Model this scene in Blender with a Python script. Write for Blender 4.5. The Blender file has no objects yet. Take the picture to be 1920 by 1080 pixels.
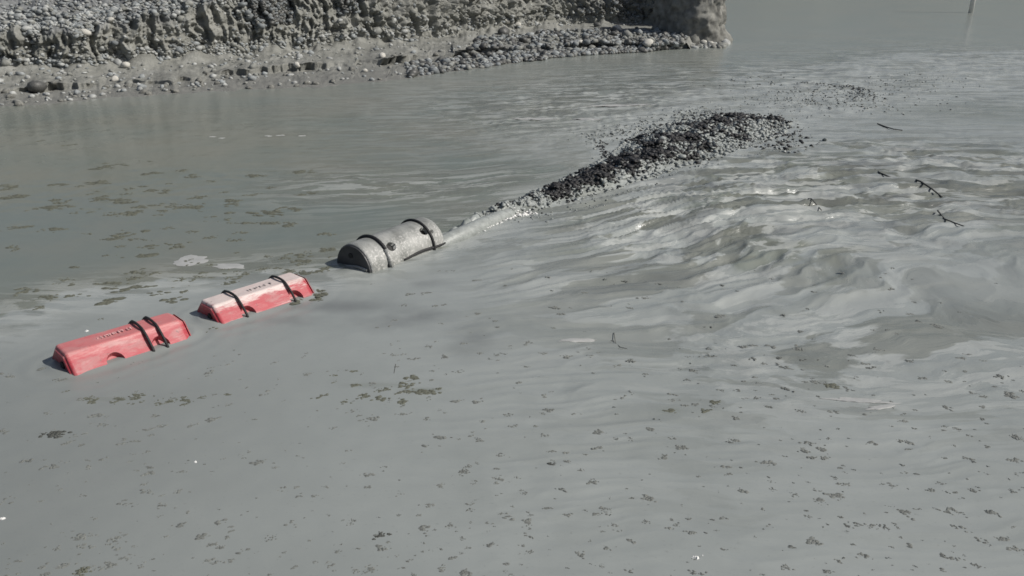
import bpy, bmesh, math, random
import numpy as np
from mathutils import Vector, Matrix, Euler

R = math.radians
random.seed(7)
rng = np.random.default_rng(11)
sc = bpy.context.scene
C = sc.collection

# ------------------------------------------------------------------ camera, sky, sun
CAM_H = 3.43
PITCH = R(21.8)
FPX = 1600.0
cam = bpy.data.cameras.new('camera')
cam.lens = 30.0; cam.sensor_width = 36.0; cam.clip_end = 4000
co = bpy.data.objects.new('camera', cam); C.objects.link(co)
co.location = (0, 0, CAM_H); co.rotation_euler = (R(90) - PITCH, 0, 0)
sc.camera = co

SUN_EL, SUN_AZ = R(43), R(101)            # azimuth clockwise from +Y
w = bpy.data.worlds.new('World'); sc.world = w; w.use_nodes = True
wn = w.node_tree; bg = wn.nodes['Background']
sky = wn.nodes.new('ShaderNodeTexSky'); sky.sky_type = 'NISHITA'; sky.sun_disc = False
sky.sun_elevation = SUN_EL; sky.sun_rotation = SUN_AZ
sky.air_density = 1.0; sky.dust_density = 3.0; sky.ozone_density = 1.0
wn.links.new(sky.outputs[0], bg.inputs[0]); bg.inputs[1].default_value = 0.062
sl = bpy.data.lights.new('sun', 'SUN'); sl.energy = 3.8; sl.angle = R(0.6); sl.color = (1, .96, .9)
so = bpy.data.objects.new('sun', sl); C.objects.link(so)
sd = Vector((math.sin(SUN_AZ)*math.cos(SUN_EL), math.cos(SUN_AZ)*math.cos(SUN_EL), math.sin(SUN_EL)))
so.rotation_euler = sd.to_track_quat('Z', 'Y').to_euler(); so.location = (30, 0, 40)
sc.view_settings.view_transform = 'Standard'; sc.view_settings.look = 'None'
sc.view_settings.gamma = 1; sc.view_settings.use_curve_mapping = False
sc.view_settings.exposure = 0.08
sc.render.engine = 'CYCLES'
sc.cycles.filter_width = 1.6

# ------------------------------------------------------------------ helpers
def W(px, py, z=0.0):
    """ground position of something seen at photo pixel (px, py)"""
    x = (px-960)/FPX; y = -(py-540)/FPX
    d = (x, math.cos(PITCH)+y*math.sin(PITCH), -math.sin(PITCH)+y*math.cos(PITCH))
    t = (z-CAM_H)/d[2]
    return np.array([d[0]*t, d[1]*t, z])

def tag(o, label=None, cat=None, group=None, kind=None):
    if label: o['label'] = label
    if cat: o['category'] = cat
    if group: o['group'] = group
    if kind: o['kind'] = kind
    return o

def empty(name, loc, rot=(0, 0, 0)):
    o = bpy.data.objects.new(name, None); C.objects.link(o)
    o.empty_display_size = .2
    o.location = loc; o.rotation_euler = rot
    return o

def mesh_obj(name, verts, faces, mat=None, parent=None, smooth=False):
    me = bpy.data.meshes.new(name)
    me.from_pydata([tuple(v) for v in verts], [], [tuple(f) for f in faces])
    me.update()
    return link(name, me, mat, parent, smooth)

def link(name, me, mat=None, parent=None, smooth=False):
    o = bpy.data.objects.new(name, me); C.objects.link(o)
    if mat is not None:
        for m in (mat if isinstance(mat, (list, tuple)) else [mat]): me.materials.append(m)
    if parent: o.parent = parent
    if smooth: me.polygons.foreach_set('use_smooth', [True]*len(me.polygons))
    return o

def fast_mesh(name, V, F, smooth=False):
    """V (n,3) float, F (m,k) int with constant k"""
    me = bpy.data.meshes.new(name)
    V = np.asarray(V, np.float32); F = np.asarray(F, np.int32)
    k = F.shape[1]
    me.vertices.add(len(V)); me.vertices.foreach_set('co', V.ravel())
    me.loops.add(F.size); me.loops.foreach_set('vertex_index', F.ravel())
    me.polygons.add(len(F))
    me.polygons.foreach_set('loop_start', np.arange(0, F.size, k, dtype=np.int32))
    if smooth: me.polygons.foreach_set('use_smooth', np.ones(len(F), bool))
    me.update(calc_edges=True)
    return me

# gradient noise in numpy
_perm = np.random.default_rng(3).permutation(512).astype(np.int32)
_perm = np.concatenate([_perm, _perm])
_ang = np.random.default_rng(4).uniform(0, 2*np.pi, 512)
_gx, _gy = np.cos(_ang), np.sin(_ang)
def pn(x, y, seed=0):
    x = np.asarray(x, float)+seed*17.13; y = np.asarray(y, float)-seed*9.71
    xi = np.floor(x).astype(np.int64); yi = np.floor(y).astype(np.int64)
    xf = x-xi; yf = y-yi
    xi &= 511; yi &= 511
    u = xf*xf*xf*(xf*(xf*6-15)+10); v = yf*yf*yf*(yf*(yf*6-15)+10)
    def g(ix, iy, fx, fy):
        h = _perm[_perm[ix & 511]+(iy & 511)] & 511
        return _gx[h]*fx+_gy[h]*fy
    a = g(xi, yi, xf, yf); b = g(xi+1, yi, xf-1, yf)
    c = g(xi, yi+1, xf, yf-1); d = g(xi+1, yi+1, xf-1, yf-1)
    return (a+(b-a)*u+(c-a)*v+(a-b-c+d)*u*v)*1.5
def fbm(x, y, o=4, seed=0, gain=.5):
    r = 0; a = 1; t = 0
    for i in range(o):
        r = r+a*pn(x*2**i, y*2**i, seed+i); t += a; a *= gain
    return r/t*1.3
def ss(a, b, x):
    t = np.clip((x-a)/(b-a), 0, 1); return t*t*(3-2*t)

def poly_dist(X, Y, pts):
    """unsigned distance, side (+ = left of direction), arclength parameter of closest point"""
    best = np.full(X.shape, 1e9); side = np.ones(X.shape); arc = np.zeros(X.shape); acc = 0
    for (ax, ay), (bx, by) in zip(pts[:-1], pts[1:]):
        dx, dy = bx-ax, by-ay; L = math.hypot(dx, dy)
        t = np.clip(((X-ax)*dx+(Y-ay)*dy)/(L*L), 0, 1)
        d = np.hypot(X-ax-t*dx, Y-ay-t*dy)
        m = d < best-1e-9
        best = np.where(m, d, best); arc = np.where(m, acc+t*L, arc)
        side = np.where(m, np.sign(dx*(Y-ay)-dy*(X-ax)), side)
        acc += L
    return best, side, arc

# ------------------------------------------------------------------ materials
def new_mat(name):
    m = bpy.data.materials.new(name); m.use_nodes = True
    return m, m.node_tree.nodes, m.node_tree.links, m.node_tree.nodes['Principled BSDF']
def nd(N, t, **kw):
    n = N.new(t)
    for k, v in kw.items(): setattr(n, k, v)
    return n
def noise(N, L, vec, scale, detail=4, rough=.55, dist=0):
    n = nd(N, 'ShaderNodeTexNoise'); n.inputs['Scale'].default_value = scale
    n.inputs['Detail'].default_value = detail; n.inputs['Roughness'].default_value = rough
    n.inputs['Distortion'].default_value = dist
    if vec is not None: L.new(vec, n.inputs['Vector'])
    return n.outputs['Fac']
def ramp(N, L, fac, *stops):
    r = nd(N, 'ShaderNodeValToRGB'); e = r.color_ramp.elements
    while len(e) < len(stops): e.new(.5)
    for el, (p, c) in zip(e, stops):
        el.position = p; el.color = (c, c, c, 1) if not isinstance(c, (tuple, list)) else (*c, 1)
    L.new(fac, r.inputs[0]); return r.outputs[0]
def mix(N, L, fac, a, b, mode='MIX'):
    m = nd(N, 'ShaderNodeMix', data_type='RGBA', blend_type=mode)
    for i, s in ((0, fac), (6, a), (7, b)):
        if isinstance(s, (int, float)): m.inputs[i].default_value = s if i == 0 else (s, s, s, 1)
        elif isinstance(s, tuple): m.inputs[i].default_value = (*s, 1)
        else: L.new(s, m.inputs[i])
    return m.outputs[2]
def math_(N, L, op, a, b=0.0):
    m = nd(N, 'ShaderNodeMath', operation=op)
    for i, s in ((0, a), (1, b)):
        if isinstance(s, (int, float)): m.inputs[i].default_value = s
        else: L.new(s, m.inputs[i])
    return m.outputs[0]
def bump(N, L, h, strength, dist, normal=None):
    b = nd(N, 'ShaderNodeBump'); b.inputs['Strength'].default_value = strength
    b.inputs['Distance'].default_value = dist; L.new(h, b.inputs['Height'])
    if normal is not None: L.new(normal, b.inputs['Normal'])
    return b.outputs[0]
def mapping(N, L, vec, scale=(1, 1, 1), rot=(0, 0, 0), loc=(0, 0, 0)):
    m = nd(N, 'ShaderNodeMapping'); m.inputs['Scale'].default_value = scale
    m.inputs['Rotation'].default_value = rot; m.inputs['Location'].default_value = loc
    L.new(vec, m.inputs['Vector']); return m.outputs[0]

def simple(name, col, rough=.8, var=.25, scale=9, bumps=.3, spec=.4):
    m, N, L, B = new_mat(name)
    tc = nd(N, 'ShaderNodeTexCoord').outputs['Object']
    n = noise(N, L, tc, scale, 5)
    lo = tuple(c*(1-var) for c in col); hi = tuple(min(1, c*(1+var)) for c in col)
    L.new(ramp(N, L, n, (.3, lo), (.7, hi)), B.inputs['Base Color'])
    B.inputs['Roughness'].default_value = rough
    B.inputs['Specular IOR Level'].default_value = spec
    if bumps: L.new(bump(N, L, noise(N, L, tc, scale*4, 4), bumps, .01), B.inputs['Normal'])
    return m

# slurry water
MUD, MN, ML, MB = new_mat('slurry')
geo = nd(MN, 'ShaderNodeNewGeometry').outputs['Position']
att = nd(MN, 'ShaderNodeAttribute', attribute_name='mask')
sep = nd(MN, 'ShaderNodeSeparateColor'); ML.new(att.outputs['Color'], sep.inputs[0])
flow = nd(MN, 'ShaderNodeAttribute', attribute_name='flow').outputs['Vector']
brown, foam, dark = sep.outputs[0], sep.outputs[1], sep.outputs[2]
big = noise(MN, ML, geo, .55, 4)
base = ramp(MN, ML, big, (.3, (.242, .262, .254)), (.7, (.285, .306, .297)))
bcol = ramp(MN, ML, noise(MN, ML, geo, .4, 3), (.3, (.143, .168, .150)), (.7, (.184, .188, .156)))
c1 = mix(MN, ML, brown, base, bcol)
# film streaks stretched along the flow
fl = mapping(MN, ML, flow, (1.0, 5.8, 1))
st = noise(MN, ML, fl, 1.0, 7, .62, .35)
streak = math_(MN, ML, 'MULTIPLY', ramp(MN, ML, st, (.508, 0.0), (.525, 1.0)), foam)
c2 = mix(MN, ML, math_(MN, ML, 'MULTIPLY', streak, .75), c1, (.375, .392, .377))
ln = noise(MN, ML, mapping(MN, ML, flow, (.62, 2.5, 1), loc=(4, 9, 0)), 1.0, 6, .55, .25)
lens = math_(MN, ML, 'MULTIPLY', ramp(MN, ML, ln, (.52, 0.0), (.54, 1.0)), foam)
c2b = mix(MN, ML, math_(MN, ML, 'MULTIPLY', lens, .88), c2, (.138, .147, .128))
pale = nd(MN, 'ShaderNodeAttribute', attribute_name='pale').outputs['Fac']
pn_ = ramp(MN, ML, noise(MN, ML, mapping(MN, ML, flow, (2.2, 4.5, 1)), 1.0, 6, .65, .3), (.36, .35), (.60, 1.0))
c2c = mix(MN, ML, math_(MN, ML, 'MULTIPLY', pale, pn_), c2b, (.345, .365, .350))
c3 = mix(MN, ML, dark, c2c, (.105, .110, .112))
# fine speckle
sp = noise(MN, ML, mapping(MN, ML, geo, (1, 1.6, 1)), 26, 3, .6)
c4 = mix(MN, ML, math_(MN, ML, 'MULTIPLY', ramp(MN, ML, sp, (.62, 0.0), (.72, 1.0)), .20), c3, (.12, .12, .11))
ML.new(c4, MB.inputs['Base Color'])
rg = ramp(MN, ML, brown, (0, .32), (1, .12))
rgt = mix(MN, ML, foam, rg, .20)
rg2 = mix(MN, ML, streak, rgt, .36)
ML.new(rg2, MB.inputs['Roughness'])
MB.inputs['IOR'].default_value = 1.33
b1 = bump(MN, ML, noise(MN, ML, mapping(MN, ML, geo, (1, 1.0, 1)), 9, 3, .5), .05, .02)
fine = noise(MN, ML, mapping(MN, ML, flow, (2.6, 14, 1)), 1.0, 4, .6, .3)
b2 = bump(MN, ML, math_(MN, ML, 'MULTIPLY', math_(MN, ML, 'ADD', st, fine), foam), .6, .03, b1)
ML.new(b2, MB.inputs['Normal'])

# clay and gravel bank
BANK, N, L, B = new_mat('bank_clay')
geo = nd(N, 'ShaderNodeNewGeometry').outputs['Position']
at = nd(N, 'ShaderNodeAttribute', attribute_name='mask')
sp_ = nd(N, 'ShaderNodeSeparateColor'); L.new(at.outputs['Color'], sp_.inputs[0])
clayc = ramp(N, L, noise(N, L, geo, 1.6, 6, .65), (.3, (.15, .153, .138)), (.55, (.24, .243, .222)), (.75, (.32, .325, .305)))
gravc = ramp(N, L, noise(N, L, geo, 6, 6, .7), (.3, (.10, .105, .11)), (.7, (.25, .26, .26)))
c = mix(N, L, sp_.outputs[0], gravc, clayc)
c = mix(N, L, sp_.outputs[1], c, ramp(N, L, noise(N, L, geo, 2.5, 5), (.3, (.15, .152, .142)), (.7, (.205, .207, .192))))
L.new(c, B.inputs['Base Color']); B.inputs['Roughness'].default_value = .8
B.inputs['Specular IOR Level'].default_value = .3
L.new(bump(N, L, noise(N, L, geo, 14, 6, .7), .7, .06), B.inputs['Normal'])

STONE = []
for i, c in enumerate([(.255, .272, .274), (.178, .193, .198), (.345, .355, .345), (.215, .22, .205)]):
    STONE.append(simple('stone_grey_%d' % i, c, .85, .35, 7, .4, .3))
PALE = simple('stone_pale', (.46, .45, .41), .75, .15, 8, .3)
WETSTONE = simple('stone_wet', (.085, .086, .082), .45, .4, 8, .4)
BLACK = simple('black_clot', (.022, .022, .023), .6, .4, 20, .4, .4)
FROTH = simple('grey_froth', (.27, .288, .277), .4, .2, 20, .4)
SCUM = simple('scum', (.150, .158, .147), .7, .3, 25, .5)
SCUMB = simple('scum_brown', (.100, .104, .080), .75, .3, 25, .5)
SCUMD = simple('scum_dark', (.06, .063, .057), .7, .3, 25, .5)
WHITE = simple('white_foam', (.72, .72, .70), .6, .12, 30, .5)
FILM = simple('pale_film', (.36, .365, .355), .45, .12, 6, .1)
TWIG = simple('wet_twig', (.085, .085, .078), .7, .3, 20, .3)
ROPE = simple('black_rope', (.018, .018, .019), .55, .4, 40, .5)
STEEL = simple('rusty_bolt', (.06, .045, .04), .5, .4, 60, .4)
HOLE = simple('plug_and_hole_shade', (.02, .02, .02), .7, .3, 20, .2)
HILLM = simple('quarry_hill', (.16, .17, .14), .95, .35, .12, 0, .1)
GROUND = simple('mud_ground', (.17, .165, .145), .95, .3, .3, 0, .1)
POST = simple('post_streak_white', (.7, .7, .67), .5, .15, 6, .1)
EARTH = simple('dark_earth', (.19, .19, .175), .9, .45, 3.5, 1.2, .2)

def red_mat(name, fade, seed):
    m, N, L, B = new_mat(name)
    tc = mapping(N, L, nd(N, 'ShaderNodeTexCoord').outputs['Object'], loc=(seed, seed*.7, 0))
    ob = nd(N, 'ShaderNodeTexCoord').outputs['Object']
    sx = nd(N, 'ShaderNodeSeparateXYZ'); L.new(ob, sx.inputs[0])
    n1 = noise(N, L, tc, 5, 5, .6); n2 = noise(N, L, mapping(N, L, tc, (1, 4, 4)), 6, 6, .7)
    red = ramp(N, L, n1, (.3, (.35, .036, .049)), (.7, (.43, .066, .080)))
    # dry mud and bleached plastic keep to the top facet
    top = math_(N, L, 'ADD', math_(N, L, 'MULTIPLY', sx.outputs[2], 9.0), math_(N, L, 'MULTIPLY', n2, 2.0))
    tf = ramp(N, L, math_(N, L, 'MULTIPLY', top, .25), (.72, 0.0), (.83, 1.0))
    c = mix(N, L, math_(N, L, 'MULTIPLY', tf, fade[0]), red, fade[1])
    pat = ramp(N, L, n2, (.54, 0.0), (.64, 1.0))
    c = mix(N, L, math_(N, L, 'MULTIPLY', pat, .22), c, (.50, .30, .28))
    sm = ramp(N, L, noise(N, L, mapping(N, L, tc, (1.5, 3, 3)), 2.6, 6, .65, .4), (.52, 0.0), (.62, 1.0))
    c = mix(N, L, math_(N, L, 'MULTIPLY', sm, .30), c, (.36, .31, .29))
    spk = ramp(N, L, noise(N, L, tc, 34, 3, .6), (.66, 0.0), (.72, 1.0))
    c = mix(N, L, math_(N, L, 'MULTIPLY', spk, .7), c, (.12, .085, .08))
    low = ramp(N, L, math_(N, L, 'ADD', math_(N, L, 'MULTIPLY', sx.outputs[2], -8.0), math_(N, L, 'ADD', math_(N, L, 'MULTIPLY', n2, .9), .55)), (.0, 0.0), (.3, 1.0))
    c = mix(N, L, math_(N, L, 'MULTIPLY', low, .65), c, (.27, .25, .235))
    L.new(c, B.inputs['Base Color'])
    L.new(ramp(N, L, n1, (.3, .38), (.7, .62)), B.inputs['Roughness'])
    L.new(bump(N, L, n2, .25, .01), B.inputs['Normal'])
    return m

# ------------------------------------------------------------------ the pond surface
ridge_px = [(850, 437), (940, 402), (1040, 372), (1130, 338), (1220, 302), (1300, 262), (1380, 236), (1455, 232)]
ridge = [tuple(W(*p)[:2]) for p in ridge_px]
ridge_w = np.array([.05, .12, .24, .36, .52, .78, .72, .38])
_rl = np.concatenate([[0], np.cumsum([math.dist(a, b) for a, b in zip(ridge[:-1], ridge[1:])])])
def ridge_width(arc): return np.interp(arc, _rl, ridge_w)
def ridge_height(arc): return np.interp(arc, _rl, [.03, .05, .07, .10, .13, .14, .09, .03])
ridge2_px = [(1500, 160), (1560, 163), (1620, 178), (1612, 192), (1560, 205), (1480, 200)]
ridge2 = [tuple(W(*p)[:2]) for p in ridge2_px]

pys = np.concatenate([np.arange(1180, 0, -1.9), np.arange(0, -62, -2.4)])
dep = PITCH-np.arctan((540-pys)/FPX)
yr = CAM_H/np.tan(dep)
yr = np.concatenate([[-60, -20, -8, -2, 1.0, 2.4, 3.1], yr[yr > 3.4], [200, 300, 500]])
t = np.linspace(-1, 1, 900)
t = np.concatenate([[-12, -4, -2, -1.4, -1.15], t, [1.15, 1.4, 2, 4, 12]])
hw = .66*(.928*np.maximum(yr, 3.2)+1.27)
X = t[None, :]*hw[:, None]; Y = np.repeat(yr[:, None], len(t), 1)
ny, nx = X.shape

# warp for the swirling flow
wx = fbm(X*.45, Y*.45, 3, 5)*.6; wy = fbm(X*.5+7, Y*.5, 4, 9)*.28
rd, rs, ra = poly_dist(X, Y, ridge)
rd2, _, _ = poly_dist(X, Y, ridge2)
sv = rd*rs
gx = np.linspace(-400, 400, 8001)
gs = np.interp(gx, [-2.5, 0, 2.2, 4.8, 8, 14], [.10, .42, .50, .10, -.10, -.04])
gs = np.where((gx < -6) | (gx > 20), 0, gs)
gi = np.cumsum(gs)*(gx[1]-gx[0])
ybend = ss(5.5, 11.5, Y)*(1-.5*ss(16, 24, Y))
U = X*1.0
V = (Y-np.interp(X, gx, gi)*ybend)
Uw = U+wx; Vw = V+wy*.8

# how disturbed the surface is: strongest right of and below the churned ridge
turb_pts = [tuple(W(*p)[:2]) for p in [(960, 450), (1200, 420), (1500, 350), (1800, 330)]]
td, _, _ = poly_dist(X, Y, turb_pts)
right = ss(-1.5, 2.5, X-.10*(Y-9))
turb = np.exp(-(td/3.2)**2)*right
turb = np.maximum(turb, np.exp(-(td/4.4)**2)*right*.55)
# second disturbed tongue, behind the ridge to the right
tp2 = [tuple(W(*p)[:2]) for p in [(1150, 200), (1350, 165), (1600, 150), (1880, 120)]]
t2, _, _ = poly_dist(X, Y, tp2)
turb = np.maximum(turb, np.exp(-(t2/5.0)**2)*.5)
tp3 = [tuple(W(*p)[:2]) for p in [(650, 350), (800, 350), (950, 340)]]
t3, _, _ = poly_dist(X, Y, tp3)
turb = np.maximum(turb, np.exp(-(t3/1.0)**2)*.25)

def ridged(x, y, seed): return 1-np.abs(pn(x, y, seed))*2.2
rip = .26*ridged(Uw*.36, Vw*1.8, 21)+.42*ridged(Uw*.62, Vw*3.8, 23)+.62*ridged(Uw*1.0, Vw*7.2, 25)+.22*fbm(Uw*3, Vw*11, 3, 27)
Z = turb*rip*.085
Z += (.0022+.002*ss(7, 11, Y))*fbm(X*1.1, Y*1.6, 3, 31)+.0035*ss(9, 13, Y)*fbm(X*3.2, Y*3.0, 3, 35)+.0016*pn(X*5, Y*7, 33)
# the mound the froth rides on
rw = ridge_width(ra)
prof = np.clip(1-(rd/(rw*1.25))**2, 0, 1)
Z += ridge_height(ra)*prof*(.75+.5*fbm(X*3, Y*3, 3, 41))
Z += .05*np.exp(-(rd2/.7)**2)*(.5+fbm(X*2, Y*2, 3, 43))
for (fx, fy, hd, hl) in ((-3.55, 7.09, 45, .4), (-2.62, 8.15, 44, .4), (-1.43, 9.70, 37.5, .5)):
    dx_, dy_ = math.sin(R(hd))*hl, math.cos(R(hd))*hl
    fd, _, _ = poly_dist(X, Y, [(fx-dx_, fy-dy_), (fx+dx_, fy+dy_)])
    fd = np.clip(fd-.24, 0, None)
    Z += .0035*np.exp(-fd/.22)*np.cos(fd*34+2*fbm(X*2, Y*2, 2, 48))+.012*np.exp(-fd/.035)
bil = lambda k, sd: np.abs(pn(X*k, Y*k, sd))
Z += np.clip(1-(rd/(rw*1.5))**2, 0, 1)*(.10*bil(2.6, 45)+.07*bil(5.5, 46)+.04*bil(11, 47))

# scum film boundary: brownish clean water at upper left, grey film below
bpts = [tuple(W(*p)[:2]) for p in [(-500, 660), (0, 600), (140, 552), (300, 532), (460, 505), (620, 508), (760, 470), (850, 445), (960, 392), (1110, 330), (1120, 265), (1200, 215), (1400, 140), (1700, 100), (2200, 90)]]
bd, bs, _ = poly_dist(X+wx*.35+.18*fbm(X*1.7, Y*1.7, 4, 51), Y+wy*.5+.25*fbm(X*1.7, Y*1.7, 4, 53), bpts)
brown_m = ss(-.06, .06, bd*bs+.10*fbm(X*5, Y*5, 3, 55))
far = ss(14, 24, Y)
brown_m = brown_m*(1-.45*far)
# brown lenses carried in the swirl
br2 = ss(.12, .30, fbm(Uw*.5, Vw*1.7, 4, 61))*ss(.25, .7, turb)
brown_m = np.maximum(brown_m, br2*.85)
for (px, py, rx, ry, a) in [(790, 733, .16, .05, .6), (700, 722, .28, .05, .35), (1255, 772, .10, .06, .3), (1640, 395, .9, .25, .7), (1850, 210, 2.5, 1.6, .6), (200, 748, .3, .05, .4)]:
    q = W(px, py)
    brown_m = np.maximum(brown_m, a*np.exp(-(((X-q[0])/rx)**2+((Y-q[1])/ry)**2)**1.5))
edge_f = np.exp(-(bd/.55)**2)*ss(14, 10, Y)*.8
# the water grows darker and browner towards the near left
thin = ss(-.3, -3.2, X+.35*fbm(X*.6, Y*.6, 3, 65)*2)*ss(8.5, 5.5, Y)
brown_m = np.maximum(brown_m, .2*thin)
foam_m = np.clip(turb*1.15+edge_f*.8+np.exp(-(t3/1.3)**2)*.5+np.exp(-(t2/4.5)**2)*.5, 0, 1)
foam_m = np.maximum(foam_m, np.exp(-(rd/(rw+.9))**2)*.7)
fr = ss(4.8, 7.0, Y)*ss(-.5, 3.0, X)*ss(9, 7.5, Y)
foam_m = np.clip(np.maximum(foam_m, fr*.75), 0, 1)
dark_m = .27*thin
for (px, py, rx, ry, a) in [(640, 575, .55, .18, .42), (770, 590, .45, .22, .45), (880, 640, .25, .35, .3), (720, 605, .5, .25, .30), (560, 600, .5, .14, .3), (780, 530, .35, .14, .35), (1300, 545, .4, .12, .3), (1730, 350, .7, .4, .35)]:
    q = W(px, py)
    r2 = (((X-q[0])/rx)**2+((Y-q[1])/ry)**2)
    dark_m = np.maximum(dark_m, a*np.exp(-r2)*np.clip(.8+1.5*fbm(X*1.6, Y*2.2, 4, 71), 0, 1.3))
dark_m = np.maximum(dark_m, turb*.45*ss(.05, .42, fbm(Uw*.8+3, Vw*2.8, 4, 75)))
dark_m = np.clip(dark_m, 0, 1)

V3 = np.stack([X, Y, Z], -1).reshape(-1, 3)
idx = np.arange(ny*nx).reshape(ny, nx)
F = np.stack([idx[:-1, :-1], idx[:-1, 1:], idx[1:, 1:], idx[1:, :-1]], -1).reshape(-1, 4)
me = fast_mesh('pond_water', V3, F, True)
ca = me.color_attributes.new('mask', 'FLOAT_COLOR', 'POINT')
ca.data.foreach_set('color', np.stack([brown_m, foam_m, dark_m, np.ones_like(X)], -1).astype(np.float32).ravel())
pp = [tuple(W(*p_)[:2]) for p_ in [(1150, 275), (1300, 225), (1480, 190), (1660, 155), (1850, 128)]]
pd, _, _ = poly_dist(X+wx*.8, Y+wy*1.2, pp)
pale_m = .85*np.exp(-(pd/(1.0+.07*Y))**4)
pale_m = np.maximum(pale_m, .8*np.exp(-(rd/(rw+.55))**4)*ss(11, 13, Y))
edge_p = .75*np.exp(-((bd-.28)/.30)**2)*(bs < 0)*ss(13, 10, Y)*ss(-.05, .12, fbm(X*1.3, Y*2.2, 4, 79)+.05)
pale_m = np.maximum(pale_m, edge_p)
pale_m = np.clip(pale_m*(.85+.5*fbm(Uw*.7, Vw*1.4, 4, 77)), 0, 1)
pa = me.attributes.new('pale', 'FLOAT', 'POINT'); pa.data.foreach_set('value', pale_m.astype(np.float32).ravel())
fa = me.attributes.new('flow', 'FLOAT_VECTOR', 'POINT')
fa.data.foreach_set('vector', np.stack([Uw, Vw, np.zeros_like(X)], -1).astype(np.float32).ravel())
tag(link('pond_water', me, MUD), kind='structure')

def water_z(x, y):
    a = np.array([x]); b = np.array([y])
    j = int(np.clip(np.searchsorted(yr, y), 1, ny-1))
    i = int(np.clip(np.searchsorted(t, x/hw[j]), 0, nx-1))
    return float(max(Z[j, i], Z[j-1, i]))

# ground sheet below everything, and the pit's far side beyond the frame
g = mesh_obj('ground', [(-1500, -1500, -1.5), (1500, -1500, -1.5), (1500, 1500, -1.5), (-1500, 1500, -1.5)], [(0, 1, 2, 3)], GROUND)
tag(g, kind='structure')
hx = np.linspace(-260, 260, 140); hv = np.linspace(0, 1, 26)
HX, HV = np.meshgrid(hx, hv)
HY = 96+HV*120+.0009*HX**2*-1+6*fbm(HX*.03, HV*2, 3, 81)
HZ = -1+ (13+4*fbm(HX*.02, HV*.4, 3, 83))*ss(0, .55, HV)+1.5*fbm(HX*.1, HV*6, 3, 85)*ss(0, .2, HV)
idx = np.arange(HX.size).reshape(HX.shape)
Fh = np.stack([idx[:-1, :-1], idx[:-1, 1:], idx[1:, 1:], idx[1:, :-1]], -1).reshape(-1, 4)
tag(link('hills', fast_mesh('hills', np.stack([HX, HY, HZ], -1).reshape(-1, 3), Fh, True), HILLM), kind='structure')

# ------------------------------------------------------------------ the cut bank
cols = np.array([-420, -150, 0, 150, 300, 450, 600, 750, 900, 1050, 1200, 1300], float)
r_w = np.array([232, 208, 197, 191, 178, 166, 163, 150, 127, 108, 98, 90.])
r_s = np.array([222, 198, 184, 175, 164, 150, 141, 124, 109, 97, 91, 86.])
r_t = np.array([200, 176, 164, 157, 147, 132, 117, 106, 97, 88, 84, 82.])
r_b = np.array([166, 146, 136, 131, 119, 104, 91, 77, 62, 46, 44, 50.])
c_h = np.array([.9, .9, .95, 1.0, 1.25, 1.6, 1.9, 2.1, 2.2, 2.3, 2.3, 2.2])
NS = 960
cc = np.linspace(-420, 1300, NS)
def rail(a, z): return np.array([W(c, np.interp(c, cols, a), z) for c in cc])
def smooth(P, k=25):
    ker = np.ones(k)/k
    Q = P.copy()
    for d in range(3):
        Q[:, d] = np.convolve(np.pad(P[:, d], k//2, 'edge'), ker, 'valid')
    return Q
rw_, rs_, rt_, rb_ = [smooth(rail(a, z)) for a, z in ((r_w, 0), (r_s, .07), (r_t, .20), (r_b, .34))]
tan = np.gradient(rw_[:, :2], axis=0); tan = smooth(np.c_[tan, np.zeros(NS)], 81)[:, :2]
tan /= np.linalg.norm(tan, axis=1)[:, None]
inl = np.c_[-tan[:, 1], tan[:, 0], np.zeros(NS)]            # inland direction
S = np.concatenate([[0], np.cumsum(np.linalg.norm(np.diff(rb_[:, :2], axis=0), axis=1))])
chh = np.interp(cc, cols, c_h)
foot = rw_-inl*1.2; foot[:, 2] = -.35
crest = rb_+inl*(.20*chh)[:, None]; crest[:, 2] = .34+chh
mid1 = crest+inl*.9; mid1[:, 2] += .42
top = crest+inl*7; top[:, 2] += 3.7
back = crest+inl*30; back[:, 2] += 6.5
rails = [foot, rw_, rs_, rt_, rb_, crest, mid1, top, back]
segs = [8, 10, 34, 26, 80, 16, 46, 10]
rows = []; rowtag = []
for k, n in enumerate(segs):
    for i in range(n):
        f = i/n
        rows.append(rails[k]*(1-f)+rails[k+1]*f); rowtag.append(k+f)
rows.append(rails[-1]); rowtag.append(len(segs))
P = np.array(rows); T = np.array(rowtag)                       # (rows, NS, 3)
nr = len(T)
Sg = np.repeat(S[None], nr, 0); Tg = np.repeat(T[:, None], NS, 1)
Zg = P[..., 2].copy()
# erosion: fluted gullies on the face, lumps everywhere
face = ss(3.9, 4.25, Tg)*ss(5.6, 4.9, Tg)
sw = Sg+.35*fbm(Sg*.6, Zg*.9, 3, 91)
fl = .40*ridged(sw*.75, Zg*.22, 93)+.38*ridged(sw*1.9, Zg*.35, 95)+.34*ridged(sw*4.2, Zg*.8, 97)
lump = fbm(Sg*2.2, Zg*2.6+Tg*.7, 5, 99)
rows_d = face*(.60*fl+.26*lump+.17*fbm(Sg*6, Zg*4+Tg, 4, 100)-.26)*(.7+.35*np.interp(S, [0, S[-1]], [0, 1]))[None]
P[..., :2] -= inl[None, :, :2]*rows_d[..., None]
# debris fans at the cliff foot
fan = np.exp(-((Tg-4.0)/.28)**2)*np.clip(fbm(Sg*.9, Sg*0+3, 3, 101)+.25, 0, 1)
P[..., 2] += fan*.35
# gravel slope
sl_ = ss(4.9, 5.6, Tg)
P[..., 2] += sl_*(.28*fbm(Sg*.7, Tg*2.2, 4, 103)+.10*fbm(Sg*3.5, Tg*9, 3, 105))
crest_mess = np.exp(-((Tg-5.05)/.25)**2)
P[..., 2] += crest_mess*.30*fbm(Sg*1.3, Sg*0, 4, 107)
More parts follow.
